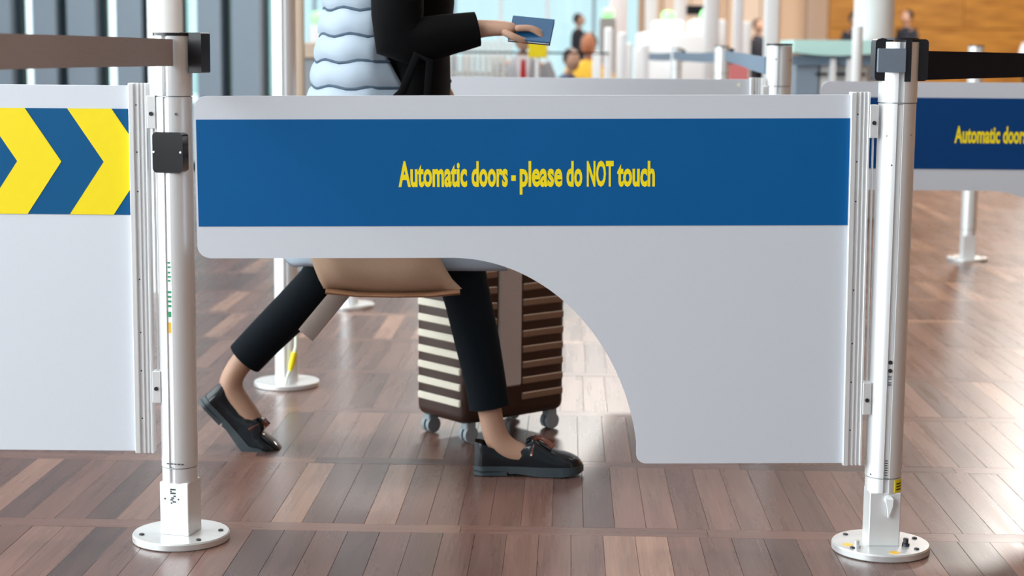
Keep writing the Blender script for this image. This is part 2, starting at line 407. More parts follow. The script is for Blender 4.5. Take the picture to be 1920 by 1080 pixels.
def post(label, loc, rot=0, cap=True, h=1.05, head_r=.0385, plate=True, group='silver barrier posts', name='gate_post', sleeve=True):
    t = empty(name, loc, (0, 0, R(rot))); tag(t, label, 'post', group)
    if plate:
        MB().lathe([(0, 0), (.0985, 0), (.1005, .002), (.1005, .013), (.0985, .016), (0, .016)], 64).obj('base_plate', M['alu_base'], t, 30)
        for a in (20, 140, 215, 320):
            MB().lathe([(0, .016), (.0055, .016), (.0055, .0185), (.003, .0195), (0, .0195)], 10, (.082 * math.cos(R(a)), .082 * math.sin(R(a)))).obj('bolt', M['screw'], t, 40)
    if sleeve:
        b = MB().box(-.032, .032, -.032, .032, .016, .128, bev=.0015)
        b.obj('square_sleeve', M['alu'], t)
        z0 = .128
    else: z0 = .016 if plate else 0
    MB().prism(tube_profile(PR - .001), z0, .157).obj('collar', M['alu'], t, 25)
    MB().prism(circ(PR - .0022), .157, .1595).obj('seam_ring', M['alu_dark'], t, 30)
    MB().prism(tube_profile(PR), .1595, .922).obj('tube', M['alu'], t, 25)
    MB().box(-.0058, .0036, -PR + .0046, -PR + .0066, .162, .92).obj('channel_insert', M['alu'], t)
    MB().prism(circ(head_r - .003), .922, .9245).obj('seam_ring', M['alu_dark'], t, 30)
    MB().prism(tube_profile(head_r, slot=.009), .9245, h - .006).obj('head', M['alu'], t, 25)
    if cap: MB().prism(circ(head_r + .0006), h - .006, h).obj('cap', M['black'], t, 30)
    return t
def dots(t, pts, r=.0022, name='screw', m=None, n=8):
    for x, y, z in pts: MB().cyl((x, y + .001, z), (x, y - .0006, z), r, n).obj(name, m or M['screw'], t)
def leaf(label, loc, band=None, letter=None, roty=0, group='barrier gate panels', sticker=False, pm_=None):
    t = empty('gate_leaf', loc, (0, R(roty), 0)); tag(t, label, 'barrier', group)
    Z0, Z1, X0, X1 = .0, .754, -1.403, -.086
    pts = [(X1, Z0), (X1, Z1)]
    r = .026
    for i in range(7): a = R(90 + 15 * i); pts.append((X0 + r + r * math.cos(a), Z1 - r + r * math.sin(a)))
    zb = .427
    for i in range(7): a = R(180 + 15 * i); pts.append((X0 + r + r * math.cos(a), zb + r + r * math.sin(a)))
    cx, a_, b_ = -.888, .382, .455; cz = zb - b_
    n = 40; last = None
    for i in range(n + 1):
        th = R(90) * i / n; x = cx + a_ * math.sin(th); z = cz + b_ * math.cos(th)
        if z < .028: break
        pts.append((x, z)); last = (x, z)
    for i in range(6): a = R(180 + 18 * i); pts.append((last[0] + .018 + .018 * math.cos(a), .018 + .018 * math.sin(a) + 0))
    b = MB(); b.prism(pts, -.004, .004, axis='y')
    bmesh.ops.bevel(b.bm, geom=[e for e in b.bm.edges if abs(e.verts[0].co.y - e.verts[1].co.y) < 1e-6], offset=.0006, segments=1, affect='EDGES')
    b.obj('panel', pm_ or M['panel'], t)
    # hinge-side profile with ribs
    f = MB().box(-.0880, -.0775, -.015, .015, -.003, .759, bev=.0012)
    f.box(-.0775, -.054, -.0085, .0085, -.003, .759)
    f.box(-.0700, -.0672, -.0125, .0085, -.003, .759, bev=.0004); f.box(-.0618, -.0592, -.0125, .0085, -.003, .759, bev=.0004)
    f.box(-.0545, -.0500, -.015, .015, -.003, .759, bev=.0012)
    f.obj('frame_profile', M['alu'], t)
    dots(t, [(-.0735, -.0085, z) for z in (.715, .62, .54, .36, .25, .17, .07)], .0016)
    for z0 in (.668, .104):
        g = MB().box(-.0505, -.0335, -.016, .012, z0, z0 + .066, bev=.001).obj('hinge_bracket', M['alu'], t)
        MB().cyl((-.042, -.0155, z0 + .03), (-.042, -.0185, z0 + .03), .0042, 12).obj('bolt', M['screw'], g)
    MB().cyl((-.0405, 0, .170), (-.0405, 0, .668), .0022, 8).obj('hinge_rod', M['alu'], t)
    if band:
        MB().box(X0 + .004, -.088, -.0052, -.004, .492, .707).obj('colour_band', band, t)
    if letter == 'text':
        tb = bmesh.new()
        for word, a0, a1 in (('Automatic', -.994, -.856), ('doors', -.847, -.774), ('-', -.767, -.758), ('please', -.750, -.664),
                             ('do', -.656, -.624), ('NOT', -.615, -.561), ('touch', -.554, -.478)):
            wm = text_mesh(word, .034, a0, a1, .571, .623, -.0052); tb.from_mesh(wm); bpy.data.meshes.remove(wm)
        lm = bpy.data.meshes.new('lettering'); tb.to_mesh(lm); tb.free(); link('lettering', lm, t, M['yellow'])
    if letter == 'chev':
        dx, wd, px_ = .0715, .0895, .1755; mid, hh = .5995, .1075
        for k_ in range(8):
            xa = -.2135 - k_ * px_
            poly = [(xa, mid + hh), (xa + dx, mid), (xa - .0, mid - hh), (xa + wd, mid - hh), (xa + dx + wd, mid), (xa + wd, mid + hh)]
            if k_ == 0:
                c_ = -.0885; s_ = (xa + dx + wd - c_) / dx * hh
                poly = poly[:4] + [(c_, mid - s_), (c_, mid + s_), (xa + wd, mid + hh)]
            if xa < X0 + .01: break
            poly = [(min(p, -.0885), q) for p, q in poly]
            MB().prism(poly, -.0060, -.0052, axis='y').obj('yellow_chevron', M['yellow'], t)
    if sticker:
        MB().prism([(-.128, .737), (-.118, .745), (-.118, .729)], -.005, -.004, axis='y').obj('arrow_sticker', mat('cream_sticker', lin(246, 246, 220), .5, noise=(9, .02)), t)
    return t

# near left post
pl = post('silver barrier post at left, between the yellow-chevron panel and the lettered panel', (-.689, 3.532, 0), -14)
g = MB().prism(rrect(-.030, .036, .770, .852, .009), -.0400, -.012, axis='y')
bmesh.ops.bevel(g.bm, geom=[e for e in g.bm.edges if abs(e.verts[0].co.y + .0415) < 1e-5 and abs(e.verts[1].co.y + .0415) < 1e-5], offset=.005, segments=3, affect='EDGES')
sw = g.obj('sensor_window', M['sensor'], pl, 40); sw['label'] = 'glossy black sensor window with two small screws'
for x in (-.026, .032): MB().cyl((x, -.040, .812), (x, -.043, .812), .0022, 8).obj('screw', M['alu'], sw)
dots(pl, [(.020, -.0335, .888)], .003)
g = MB()
for i, z in enumerate((.585, .576, .565, .556, .548)): g.box(-.0042, .0012 + .001 * (i % 2), -.0336, -.0328, z, z + .0035)
for i in range(4): g.box(-.0048, .0022, -.0336, -.0328, .524 - i * .0095, .5285 - i * .0095)
g.box(-.0045, .0016, -.0336, -.0328, .475, .486)
gl = g.obj('printed_label', M['green'], pl); gl['label'] = 'green and dark certification print in the post channel'
MB().box(-.0048, .0010, -.0336, -.0328, .442, .464).obj('printed_label', M['orange'], pl)['label'] = 'small orange print in the post channel'
for x in (-.020, .010): MB().cyl((x, -.0318, .093), (x, -.0326, .093), .0018, 8).obj('screw', M['screw'], pl)
g = MB()
for z0, x0, x1 in ((.112, -.008, .004), (.108, -.008, -.005), (.104, -.008, .004), (.098, -.001, .004), (.094, -.006, .0), (.09, -.008, -.002), (.086, -.003, .004), (.083, -.007, -.004)):
    g.box(x0, x1, -.0326, -.0318, z0, z0 + .0028)
g.obj('printed_label', M['ink'], pl)['label'] = 'dark printed mark on the square sleeve'
MB().prism(circ(.0395), 1.044, 1.05).obj('cap', M['black'], pl, 30)
g = MB().prism(rrect(.018, .066, .970, 1.051, .004), -.010, .034, axis='y'); g.obj('belt_receiver', M['black'], pl, 40)
g = MB()
for z in (.168,): 
    for i in range(5): g.box(-.012 + i * .008, -.007 + i * .008, -PR - .0006, -PR + .002, z, z + .002)
tag(g.obj('printed_label', M['ink'], pl), kind='stuff')

# near right post
pr = post('silver barrier post at right with a black belt head and yellow sticker', (.770, 3.498, 0), 0, cap=False)
g = MB().prism(rrect(-.052, -.016, .967, 1.050, .008), -.022, .024, axis='y')
g.prism(rrect(.018, .056, .967, 1.050, .008), -.012, .030, axis='y')
g.obj('belt_head', M['black'], pr, 40)
MB().prism(rrect(-.050, .004, .984, 1.031, .002), -.0440, -.0290, axis='y').obj('belt_clip', M['greyclip'], pr)
MB().box(.0045, .0165, -.0385, -.03, .966, 1.049).obj('black_strip', M['black'], pr)
MB().prism(circ(.0375), 1.048, 1.052).obj('cap', M['black'], pr, 30)
pts = [( (PR + .0003) * math.cos(R(a)), (PR + .0003) * math.sin(R(a))) for a in range(-62, -18, 6)]
pts2 = [(p[0] * .97, p[1] * .97) for p in pts[::-1]]
st = MB().prism(pts + pts2, .129, .1555).obj('sticker', M['yellow'], pr, 60); st['label'] = 'yellow warning sticker with dark print'
g = MB()
for i in range(3): g.prism([( (PR + .0008) * math.cos(R(a)), (PR + .0008) * math.sin(R(a))) for a in range(-56, -26, 6)] + [(PR * math.cos(R(a)), PR * math.sin(R(a))) for a in range(-32, -62, -6)], .134 + i * .006, .1365 + i * .006)
g.obj('sticker_print', M['ink'], st)
kn = MB().cyl((.006, -.032, .1145), (.006, -.0365, .1145), .009, 16)
kn.prism([(-.002, .118), (.014, .118), (.013, .104), (.008, .088), (.004, .079), (.003, .094)], -.044, -.0362, axis='y'); kn.obj('lock_cover', M['white'], pr, 40)
for x, y, a in ((-.058, -.044, 0), (.046, -.028, 1)):
    g = MB().lathe([(0, .016), (.008, .016), (.008, .022), (.0055, .0225), (.0055, .032), (0, .033)], 12, (x, y)); g.obj('bolt', M['alu_base'] if a == 0 else M['screw'], pr, 40)
for (x, y) in ((-.072, -.022), (.012, -.078)):
    MB().lathe([(0, .0155), (.011, .0155), (.011, .0164), (0, .0165)], 20, (x, y)).obj('sticker', M['orange'], pr)['label'] = 'round orange sticker on the base plate'
for z in (.400, .383): MB().cyl((-.001, -.0330, z), (-.001, -.0345, z), .0042, 14).obj('lock_hole', M['screw'], pr)
g = MB()
for i in range(6): g.box(-.0048, .0025, -.0336, -.0328, .352 + i * .003 + (i // 3) * .004, .3532 + i * .003 + (i // 3) * .004)
for i in range(7): g.box(-.0045, .0015, -.0336, -.0328, .165 + i * .005, .1668 + i * .005)
tag(g.obj('printed_label', M['ink'], pr), kind='stuff')
dots(pr, [(-.024, -.0285, .858), (-.014, -.0345, .800), (.022, -.0295, .86), (-.030, -.0225, .165)], .0018)

# leaves
near = leaf('grey gate panel in front with blue band and yellow lettering in full', (.770, 3.492, .186), M['blue'], 'text', roty=-.62)
chev = leaf('pale gate panel at left edge with yellow and blue chevrons', (-.689, 3.526, .190), M['bluec'], 'chev', roty=.0, pm_=M['panel2'])
far = leaf('farther gate panel at right edge with navy band and cut-off yellow lettering', (2.33, 5.27, .186), M['blue_n'], 'text')
mid = leaf('plain grey gate panel behind the lettered one, beside the capped back post', (.803, 5.29, .189), None, None, sticker=True)
post('silver post holding the farther navy-banded gate panel, beyond the right edge', (2.33, 5.276, 0), 0)
pm2 = post('silver post with black cap behind the lettered panel, left of the right post', (.803, 5.296, 0), -4)
dots(pm2, [(-.022, -.0318, 1.028), (-.012, -.0368, 1.004), (.031, -.0235, 1.002)], .0024)
for ch in [c for c in pm2.children if c.name.startswith('cap')]: ch.location.z = .001
post('lone silver post with round base seen under the farther navy-banded panel', (2.295, 8.69, 0), 0, h=1.075)

# tall poles
def pole(label, loc, r=.036, h=7.0, plate=.1, m='colwhite', slot=True, name='tall_pole', group=None):
    t = empty(name, loc); tag(t, label, 'pole', group)
    MB().lathe([(0, 0), (plate - .002, 0), (plate, .002), (plate, .012), (plate - .002, .015), (0, .015)], 48).obj('base_plate', M['alu_base'], t, 30)
    MB().prism(tube_profile(r, slot=.006, off=.004) if slot else circ(r), .015, h).obj('shaft', M[m], t, 25)
    return t
p1 = pole('tall white pole with yellow-tipped cable beside its round base', (-.688, 5.232, 0), m='alu')
c = MB().tube([(.012, -.036, .215), (.026, -.046, .205), (.036, -.052, .17), (.036, -.055, .13), (.030, -.056, .105)], .006, 10).obj('cable', M['cable'], p1, 60)
MB().tube([(.031, -.056, .112), (.024, -.058, .080), (.018, -.060, .056)], [(.009, .009), (.010, .010), (.006, .006)], 10).obj('cable_tip', M['yellow'], c, 60)
MB().tube([(.018, -.060, .058), (.010, -.062, .04), (.004, -.066, .0152)], .004, 8).obj('cable_tail', M['cable'], c, 60)
pole('tall white pole farther back, its base seen between the walker\'s legs', (-.653, 6.895, 0), m='alu')
pole('broad white column behind the left barrier post', (-1.455, 7.3, 0), r=.072, plate=.085, slot=False, name='column')
pole('thick round white column behind the right barrier post', (2.255, 11, 0), r=.125, plate=.14, slot=False, name='column')
pole('slim white pole left of the thick column behind the right post', (1.685, 8.6, 0), r=.026, h=1.16, plate=.08, slot=False)

# ------------------------------------------------------------------ belts
def ribbon(pts, z0s, z1s, th=.0018):
    bm_ = bmesh.new(); rings = []
    for (x, y), z0, z1 in zip(pts, z0s, z1s):
        rings.append([bm_.verts.new((x - th, y - th * .5, z0)), bm_.verts.new((x + th, y + th * .5, z0)), bm_.verts.new((x + th, y + th * .5, z1)), bm_.verts.new((x - th, y - th * .5, z1))])
    for a, b in zip(rings, rings[1:]):
        for i in range(4): bm_.faces.new((a[i], a[(i + 1) % 4], b[(i + 1) % 4], b[i]))
    bm_.faces.new(rings[0]); bm_.faces.new(rings[-1][::-1])
    bmesh.ops.recalc_face_normals(bm_, faces=bm_.faces)
    me = bpy.data.meshes.new('belt'); bm_.to_mesh(me); bm_.free(); return me
def belt(label, a, b, z, hgt, m, sag=.02, n=14, group=None, twist=0, z2=None, name='retractable_belt'):
    pts, lo, hi = [], [], []
    for i in range(n + 1):
        t = i / n; s_ = 4 * t * (1 - t) * sag
        zz = z + ((z2 - z) * t if z2 is not None else 0)
        nx, ny = -(b[1] - a[1]), (b[0] - a[0]); L_ = math.hypot(nx, ny)
        wv = .004 * math.sin(t * 9)
        pts.append((a[0] + (b[0] - a[0]) * t + nx / L_ * wv, a[1] + (b[1] - a[1]) * t + ny / L_ * wv)); lo.append(zz - s_ - hgt / 2); hi.append(zz - s_ + hgt / 2)
    th = .0018
    o = link(name, ribbon(pts, lo, hi, th), None, M[m]); tag(o, label, 'belt', group); return o
belt('taupe barrier belt running from left post towards the viewer past the left edge', (-.683, 3.4925), (-.775, 2.35), 1.0105, .053, 'belt', sag=-.001)
belt('black barrier belt stretching right from the right post\'s belt head', (.826, 3.515), (2.3, 6.1), .998, .058, 'beltb', sag=.0, z2=.995)
belt('blue-grey belt sagging between capped back post and the next post', (.765, 5.32), (1.085, 8.955), .985, .052, 'beltg', sag=.0, z2=1.012)
QP = [(1.070, 9.0), (1.115, 12.0), (1.109, 15.5)]
QL = ['nearest of the silver queue posts receding behind the middle panel', 'second silver queue post receding behind the middle panel', 'third and farthest silver queue post in the receding row']
qs = []
for (x, y), l in zip(QP, QL): qs.append(post(l, (x, y, 0), 0, name='queue_post', h=1.062, group='queue posts in the receding row'))
for q in qs: MB().box(.034, .06, -.012, .02, .97, 1.05).obj('belt_receiver', M['screen'], q)
belt('blue-grey belt between the first and second queue posts', (1.128, 9.03), (1.09, 11.965), 1.012, .056, 'beltg', sag=.012)
belt('blue-grey belt between the second and third queue posts', (1.17, 12.03), (1.08, 15.465), 1.012, .06, 'beltg', sag=.015)
belt('thin dark green cord strung behind the walker across the hall', (-1.25, 13), (.70, 12.9), 1.02, .014, 'tealE' if False else 'beltb', sag=.0, name='barrier_cord')

# ------------------------------------------------------------------ shoes
def loafer_meshes():
    """local: x forward from heel back, z up, sole bottom at z=0. returns upper, sole, tassels"""
    Lh = .262
    def halfw(x):
        t = x / Lh
        if t < .08: return .018 + .014 * math.sin(t / .08 * math.pi / 2)
        if t < .45: return .032 - .003 * math.sin((t - .08) / .37 * math.pi)
        if t < .80: return .032 + .010 * math.sin((t - .45) / .35 * math.pi / 2)
        u = (t - .80) / .20
        return .042 * math.sqrt(max(0, 1 - u ** 2.3)) + .001
    def topz(x):   # rim or vamp height above insole plane
        t = x / Lh
        P = [(0, .082), (.06, .079), (.2, .064), (.35, .056), (.44, .062), (.48, .086), (.54, .092), (.64, .075), (.76, .058), (.88, .050), (.96, .040), (1, .028)]
        for (a, za), (b, zb) in zip(P, P[1:]):
            if t <= b: return za + (zb - za) * (t - a) / (b - a)
        return .03
    B = .022
    bm_ = bmesh.new(); rings = []; N_ = 18; xs = [Lh * i / 40 for i in range(41)]
    K = 9
    for x in xs:
        hw, tz = halfw(x), topz(x); op = x / Lh < .47; ring = []
        for k in range(2 * K + 1):
            s = (k - K) / K; sg = 1 if s > 0 else -1; q = abs(s)   # q=0 centre, 1 bottom edge
            if op:
                if q > .45:   # outer wall
                    u = (1 - q) / .55; y = hw * (1 + .06 * math.sin(u * math.pi) - .14 * u); z = B + (tz - B) * u
                elif q > .25: u = (.45 - q) / .2; y = hw * (.86 - .10 * u); z = tz - (tz - B - .008) * u
                else: y = hw * .76 * q / .25; z = B + .008
            else:
                th = (1 - q) * math.pi / 2; y = hw * (math.cos(th) ** .62 if th < math.pi / 2 - 1e-6 else 0); z = B + (tz - B) * math.sin(th) ** .85
            xx = x
            ring.append(bm_.verts.new((xx, sg * y if q > 0 else 0, z)))
        rings.append(ring)
    for a, b in zip(rings, rings[1:]):
        for k in range(2 * K): bm_.faces.new((a[k], a[k + 1], b[k + 1], b[k]))
    bm_.faces.new(rings[0]); bm_.faces.new(rings[-1][::-1])
    bmesh.ops.recalc_face_normals(bm_, faces=bm_.faces)
    up = bpy.data.meshes.new('upper'); bm_.to_mesh(up); bm_.free()
    # sole with heel block
    s = MB(); outline = []
    for i in range(41): x = Lh * i / 40; outline.append((x + (.003 if i == 40 else -.002 if i == 0 else 0), halfw(x) + .003))
    def sole_slab(x0, x1, z0f, z1f):
        ins = [(x, y) for x, y in outline if x0 <= x <= x1]; rings = []
        for x, y in ins:
            rings.append([s.bm.verts.new((x, -y, z0f(x))), s.bm.verts.new((x, y, z0f(x))), s.bm.verts.new((x, y, z1f(x))), s.bm.verts.new((x, -y, z1f(x)))])
        for a, b in zip(rings, rings[1:]):
            for i in range(4): s.bm.faces.new((a[i], a[(i + 1) % 4], b[(i + 1) % 4], b[i]))
        s.bm.faces.new(rings[0][::-1]); s.bm.faces.new(rings[-1])
    bot = lambda x: .006 * max(0, 1 - abs(x - .10) / .05) if x < .16 else .007 * max(0, (x - .20) / .06) ** 1.5
    sole_slab(-.01, .30, lambda x: bot(x) + .008 * (1 if x < .085 else 0), lambda x: B + .001)
    sole_slab(-.01, .085, lambda x: 0, lambda x: .012)
    so = s.mesh('sole')
    # apron seam and tassels with strap
    t = MB()
    for y0 in (-.014, .012):
        t.tube([(.150, y0 * .6, .089), (.164, y0, .088), (.178, y0 * 1.5, .080), (.190, y0 * 1.9, .071)], [(.003, .003), (.005, .005), (.0065, .0065), (.008, .007)], 8)
    t.tube([(.138, -.033, .050), (.143, -.024, .074), (.147, -.010, .088), (.148, 0, .091), (.147, .010, .088), (.143, .024, .074), (.138, .033, .050)], .0048, 8)
    return up, so, t.mesh('tassel')
UP, SO, TA = loafer_meshes()
for m_, k in ((UP, 'patent'), (SO, 'sole'), (TA, 'tort')):
    m_.materials.append(M[k])
    for p in m_.polygons: p.use_smooth = True
    m_.set_sharp_from_angle(angle=R(38))
def bent(me, x0, ang):
    m = me.copy()
    for v in m.vertices:
        x, z = v.co.x, v.co.z
        if x > x0:
            d = min(1, (x - x0) / .03); a = ang * d; 
            v.co.x = x0 + (x - x0) * math.cos(a) - z * math.sin(a) * .9; v.co.z = (x - x0) * math.sin(a) + z * math.cos(a)
    return m
# ------------------------------------------------------------------ the walking person
PX, PY = -.29, 4.25
walker = empty('person', (PX, PY, 0))
tag(walker, 'person striding right in pale quilted coat, dark cropped trousers and black loafers', 'person')
V, E_, Rd = [], [], []
def chain(start, pts, rads):
    prev = start
    for p, r in zip(pts, rads):
        V.append(p); Rd.append(r)
        if prev is not None: E_.append((prev, len(V) - 1))
        prev = len(V) - 1
    return prev
root = chain(None, [(0, 0, .93)], [(.115, .10)])
belly = chain(root, [(0, 0, 1.06), (.01, 0, 1.20)], [(.10, .085), (.12, .095)])
chest = chain(belly, [(.015, 0, 1.33)], [(.12, .09)])
neck = chain(chest, [(.02, 0, 1.43), (.035, 0, 1.50)], [.055, .048])
# near (right) leg: forward
chain(root, [(.04, -.085, .84), (.112, -.10, .64), (.172, -.113, .47), (.182, -.118, .43), (.203, -.12, .33), (.230, -.123, .20), (.243, -.125, .135), (.252, -.125, .088), (.285, -.127, .055), (.36, -.127, .036), (.40, -.127, .032)],
      [.070, .056, .044, .042, .042, .034, .030, .034, .033, .028, .018])
kn_ = chain(root, [(-.045, .085, .83), (-.11, .09, .62), (-.155, .095, .48), (-.18, .10, .455), (-.25, .11, .375), (-.36, .12, .27), (-.41, .125, .215), (-.438, .125, .165), (-.415, .125, .13), (-.375, .125, .075), (-.345, .125, .045)],
      [.070, .056, .044, .042, .042, .034, .031, .036, .032, .028, .018])
def hand(shoulder_idx, pts, rads, fing):
    w_ = chain(shoulder_idx, pts, rads)
    return w_
rs = hand(chest, [(.02, -.13, 1.38), (.018, -.185, 1.35), (.02, -.215, 1.20), (.022, -.228, 1.055), (.05, -.222, 1.035), (.13, -.212, 1.055), (.215, -.200, 1.072), (.262, -.198, 1.073), (.300, -.198, 1.070)],
          [.07, .055, .045, .040, .040, .034, (.022, .026), (.018, .034), (.016, .036)], None)
ls = hand(chest, [(.02, .13, 1.38), (.015, .185, 1.35), (.0, .235, 1.20), (.0, .265, 1.07), (.06, .30, .97), (.115, .32, .90), (.130, .325, .865)],
          [.07, .055, .045, .040, .034, (.024, .026), (.018, .032)], None)
body_me = skin_mesh(V, E_, Rd, 2)
b = bmesh.new(); b.from_mesh(body_me)
def finger(pts, r0):
    m = skin_mesh(pts, [(i, i + 1) for i in range(len(pts) - 1)], [r0, r0 * .95, r0 * .88, r0 * .7][:len(pts)], 1); b.from_mesh(m); bpy.data.meshes.remove(m)
for i, (dy, ln) in enumerate(((-.024, .058), (-.008, .068), (.008, .064), (.023, .050))):
    y = -.198 + dy
    finger([(.290, y, 1.072), (.308 + ln * .30, y, 1.073), (.308 + ln * .62, y, 1.064), (.308 + ln * .85, y + .001, 1.050)], .0088)
finger([(.262, -.222, 1.066), (.285, -.236, 1.054), (.308, -.232, 1.045), (.326, -.222, 1.042)], .0098)
for i in range(4):
    y = .318 + .0; x0 = .105 + i * .017
    finger([(x0, y + .012, .872), (x0 + .002, y + .034, .858), (x0 + .004, y + .030, .838), (x0 + .004, y + .010, .832)], .0085)
finger([(.150, .318, .885), (.165, .305, .866), (.158, .298, .846), (.145, .300, .836)], .0095)
# head with face, looking along +x
hb = MB(); hb.sphere((.055, 0, 1.60), .098, .076, .118, 28, 20)
for v in hb.bm.verts:
    x, y, z = v.co.x - .055, v.co.y, v.co.z - 1.60
    if z < -.02: v.co.y *= 1 + z * 2.2; v.co.x += .012 * (-z / .1)
    if x > .05:
        v.co.x += .028 * math.exp(-((y / .014) ** 2 + ((z + .022) / .024) ** 2)) + .008 * math.exp(-((y / .028) ** 2 + ((z + .064) / .014) ** 2)) + .010 * math.exp(-((y / .03) ** 2 + ((z + .10) / .02) ** 2))
        for s_ in (-1, 1): v.co.x -= .010 * math.exp(-(((y - s_ * .030) / .014) ** 2 + (z / .014) ** 2))
for s_ in (-1, 1): hb.sphere((.045, s_ * .076, 1.595), .018, .008, .030, 10, 8)
hm = hb.mesh(); b.from_mesh(hm)
body_me = bpy.data.meshes.new('body'); b.to_mesh(body_me); b.free()
for p in body_me.polygons: p.use_smooth = True
link('body', body_me, walker, M['skin'])
e_ = MB()
for s_ in (-1, 1): e_.sphere((.139, s_ * .030, 1.603), .010, .012, .009, 10, 8)
e_.obj('eyes', M['shirt'], walker, 60)
i_ = MB()
for s_ in (-1, 1): i_.sphere((.1465, s_ * .030, 1.603), .004, .0055, .0055, 10, 8)
i_.obj('irises', M['hair'], walker, 60)
l_ = MB().sphere((.156, 0, 1.536), .007, .022, .007, 10, 6); l_.obj('lips', mat('lips', lin(176, 84, 84), .5, noise=(60, .05)), walker, 60)
h_ = MB(); h_.sphere((.030, 0, 1.628), .108, .088, .108, 24, 16); h_.sphere((-.10, 0, 1.62), .04, .04, .05, 14, 10); h_.tube([(-.12, 0, 1.64), (-.16, 0, 1.58), (-.16, 0, 1.46), (-.15, 0, 1.36)], [(.02, .02), (.03, .03), (.028, .028), (.008, .008)], 10)
for v in h_.bm.verts:
    if v.co.x > .10 and v.co.z < 1.69: v.co.x = .10 - (v.co.x - .10) * .2
h_.obj('hair', M['hair'], walker, 60)
# trousers
t_ = MB()
t_.tube([(0, 0, .80), (0, 0, .88), (0, 0, .96), (0, 0, 1.06)], [(.10, .14), (.125, .165), (.125, .165), (.108, .145)], 24, up=(0, 1, 0))
near_leg = [(.03, -.08, .86), (.075, -.092, .74), (.12, -.102, .62), (.165, -.112, .50), (.185, -.118, .42), (.208, -.120, .32), (.226, -.123, .235), (.238, -.124, .165)]
t_.tube(near_leg, [(.098, .085), (.088, .078), (.072, .068), (.061, .06), (.056, .056), (.054, .052), (.050, .048), (.049, .045)], 20)
far_leg = [(-.03, .08, .85), (-.075, .087, .74), (-.115, .09, .62), (-.155, .095, .50), (-.20, .10, .43), (-.27, .11, .36), (-.34, .117, .29), (-.392, .123, .235)]
t_.tube(far_leg, [(.098, .085), (.088, .078), (.072, .068), (.062, .06), (.057, .056), (.053, .052), (.050, .048), (.049, .045)], 20)
t_.obj('trousers', M['trouser'], walker, 70)
# black jumper with sleeves
j_ = MB()
j_.tube([(.055, -.02, .84), (.055, -.015, .93), (.045, 0, 1.02), (.03, 0, 1.12), (.02, 0, 1.25), (.02, 0, 1.36), (.02, 0, 1.42), (.025, 0, 1.46)],
        [(.072, .175), (.082, .175), (.09, .155), (.115, .15), (.125, .155), (.105, .17), (.07, .10), (.058, .06)], 28)
j_.tube([(.02, -.12, 1.39), (.02, -.18, 1.36), (.020, -.212, 1.22), (.022, -.232, 1.10), (.024, -.238, 1.045), (.065, -.232, 1.037), (.13, -.216, 1.055), (.205, -.205, 1.070)],
        [(.07, .07), (.068, .066), (.062, .06), (.060, .058), (.060, .056), (.056, .052), (.048, .046), (.040, .038)], 20, up=(0, 1, .01))
j_.tube([(.02, .12, 1.39), (.015, .185, 1.36), (.0, .235, 1.20), (.0, .265, 1.07), (.03, .285, 1.01), (.06, .30, .97), (.095, .315, .92)],
        [(.07, .07), (.066, .064), (.058, .056), (.054, .052), (.05, .05), (.046, .044), (.040, .038)], 20, up=(0, 1, .01))
j_.obj('jumper', M['blackknit'], walker, 70)
# long quilted coat worn open: baffles sewn horizontally
q_ = MB(); rows = []
zs, z = [], 1.42
NB = 15; zt, zbm = 1.42, .505; nz = NB * 6
na = 40
for i in range(nz + 1):
    u = i / nz; z = zt + (zbm - zt) * u
    ph = (i % 6) / 6; puff = .010 * math.sin(math.pi * ph) ** .6 if ph > 0 else 0
    # centre and radii
    cxx = -.03 - .02 * u
    back = .12 + .050 * max(0, (u - .15)) / .85 + .07 * max(0, u - .3); side = .175 + .03 * u
    front = .03 + .30 * max(0, u - .45) / .55
    ring = []
    for k in range(na + 1):
        a = R(-90 - 0) - math.pi * k / na    # from near side (-y) round the back to the far side
        x = math.cos(a); y = math.sin(a)
        ring.append((cxx + (back + puff) * x, (side + puff) * y, z + .004 * math.sin(k * .7 + i * .3)))
    # front flaps
    pre = [(cxx + front * (1 - q / 5), -(side + puff) * (1 - .10 * (1 - q / 5)), z) for q in range(5)]
    post_ = [(x, -y, z_) for x, y, z_ in pre[::-1]]
    rows.append(pre + ring + post_)
gr = [[q_.bm.verts.new(p) for p in row] for row in rows]
for i in range(nz):
    for k in range(len(gr[0]) - 1):
        f = q_.bm.faces.new((gr[i][k], gr[i][k + 1], gr[i + 1][k + 1], gr[i + 1][k]))
        if i % 6 in (0, 5) : f.material_index = 0
me = q_.mesh('coat'); me.materials.append(M['quilt'])
co = link('quilted_coat', me, walker, None, 50)
sm_ = co.modifiers.new('thick', 'SOLIDIFY'); sm_.thickness = .008; sm_.offset = -1
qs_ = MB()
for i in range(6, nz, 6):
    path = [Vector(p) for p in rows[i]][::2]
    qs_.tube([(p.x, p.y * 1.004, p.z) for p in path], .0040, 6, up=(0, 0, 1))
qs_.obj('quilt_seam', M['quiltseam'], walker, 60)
# loafers
def shoe(loc, pitch, bend=0):
    ms = [bent(m, .165, bend) if bend else m for m in (UP, SO, TA)]
    o = link('loafer', ms[0], walker, loc=loc, rot=(0, -pitch, 0))
    link('sole', ms[1], o); link('tassel', ms[2], o)
    return o
shoe((-.087 - PX, 4.125 - PY, .002), R(0))
# back foot on its toes: heel raised
hx, hz = -.509, .124
shoe((hx, .125, hz), R(-48), R(26))

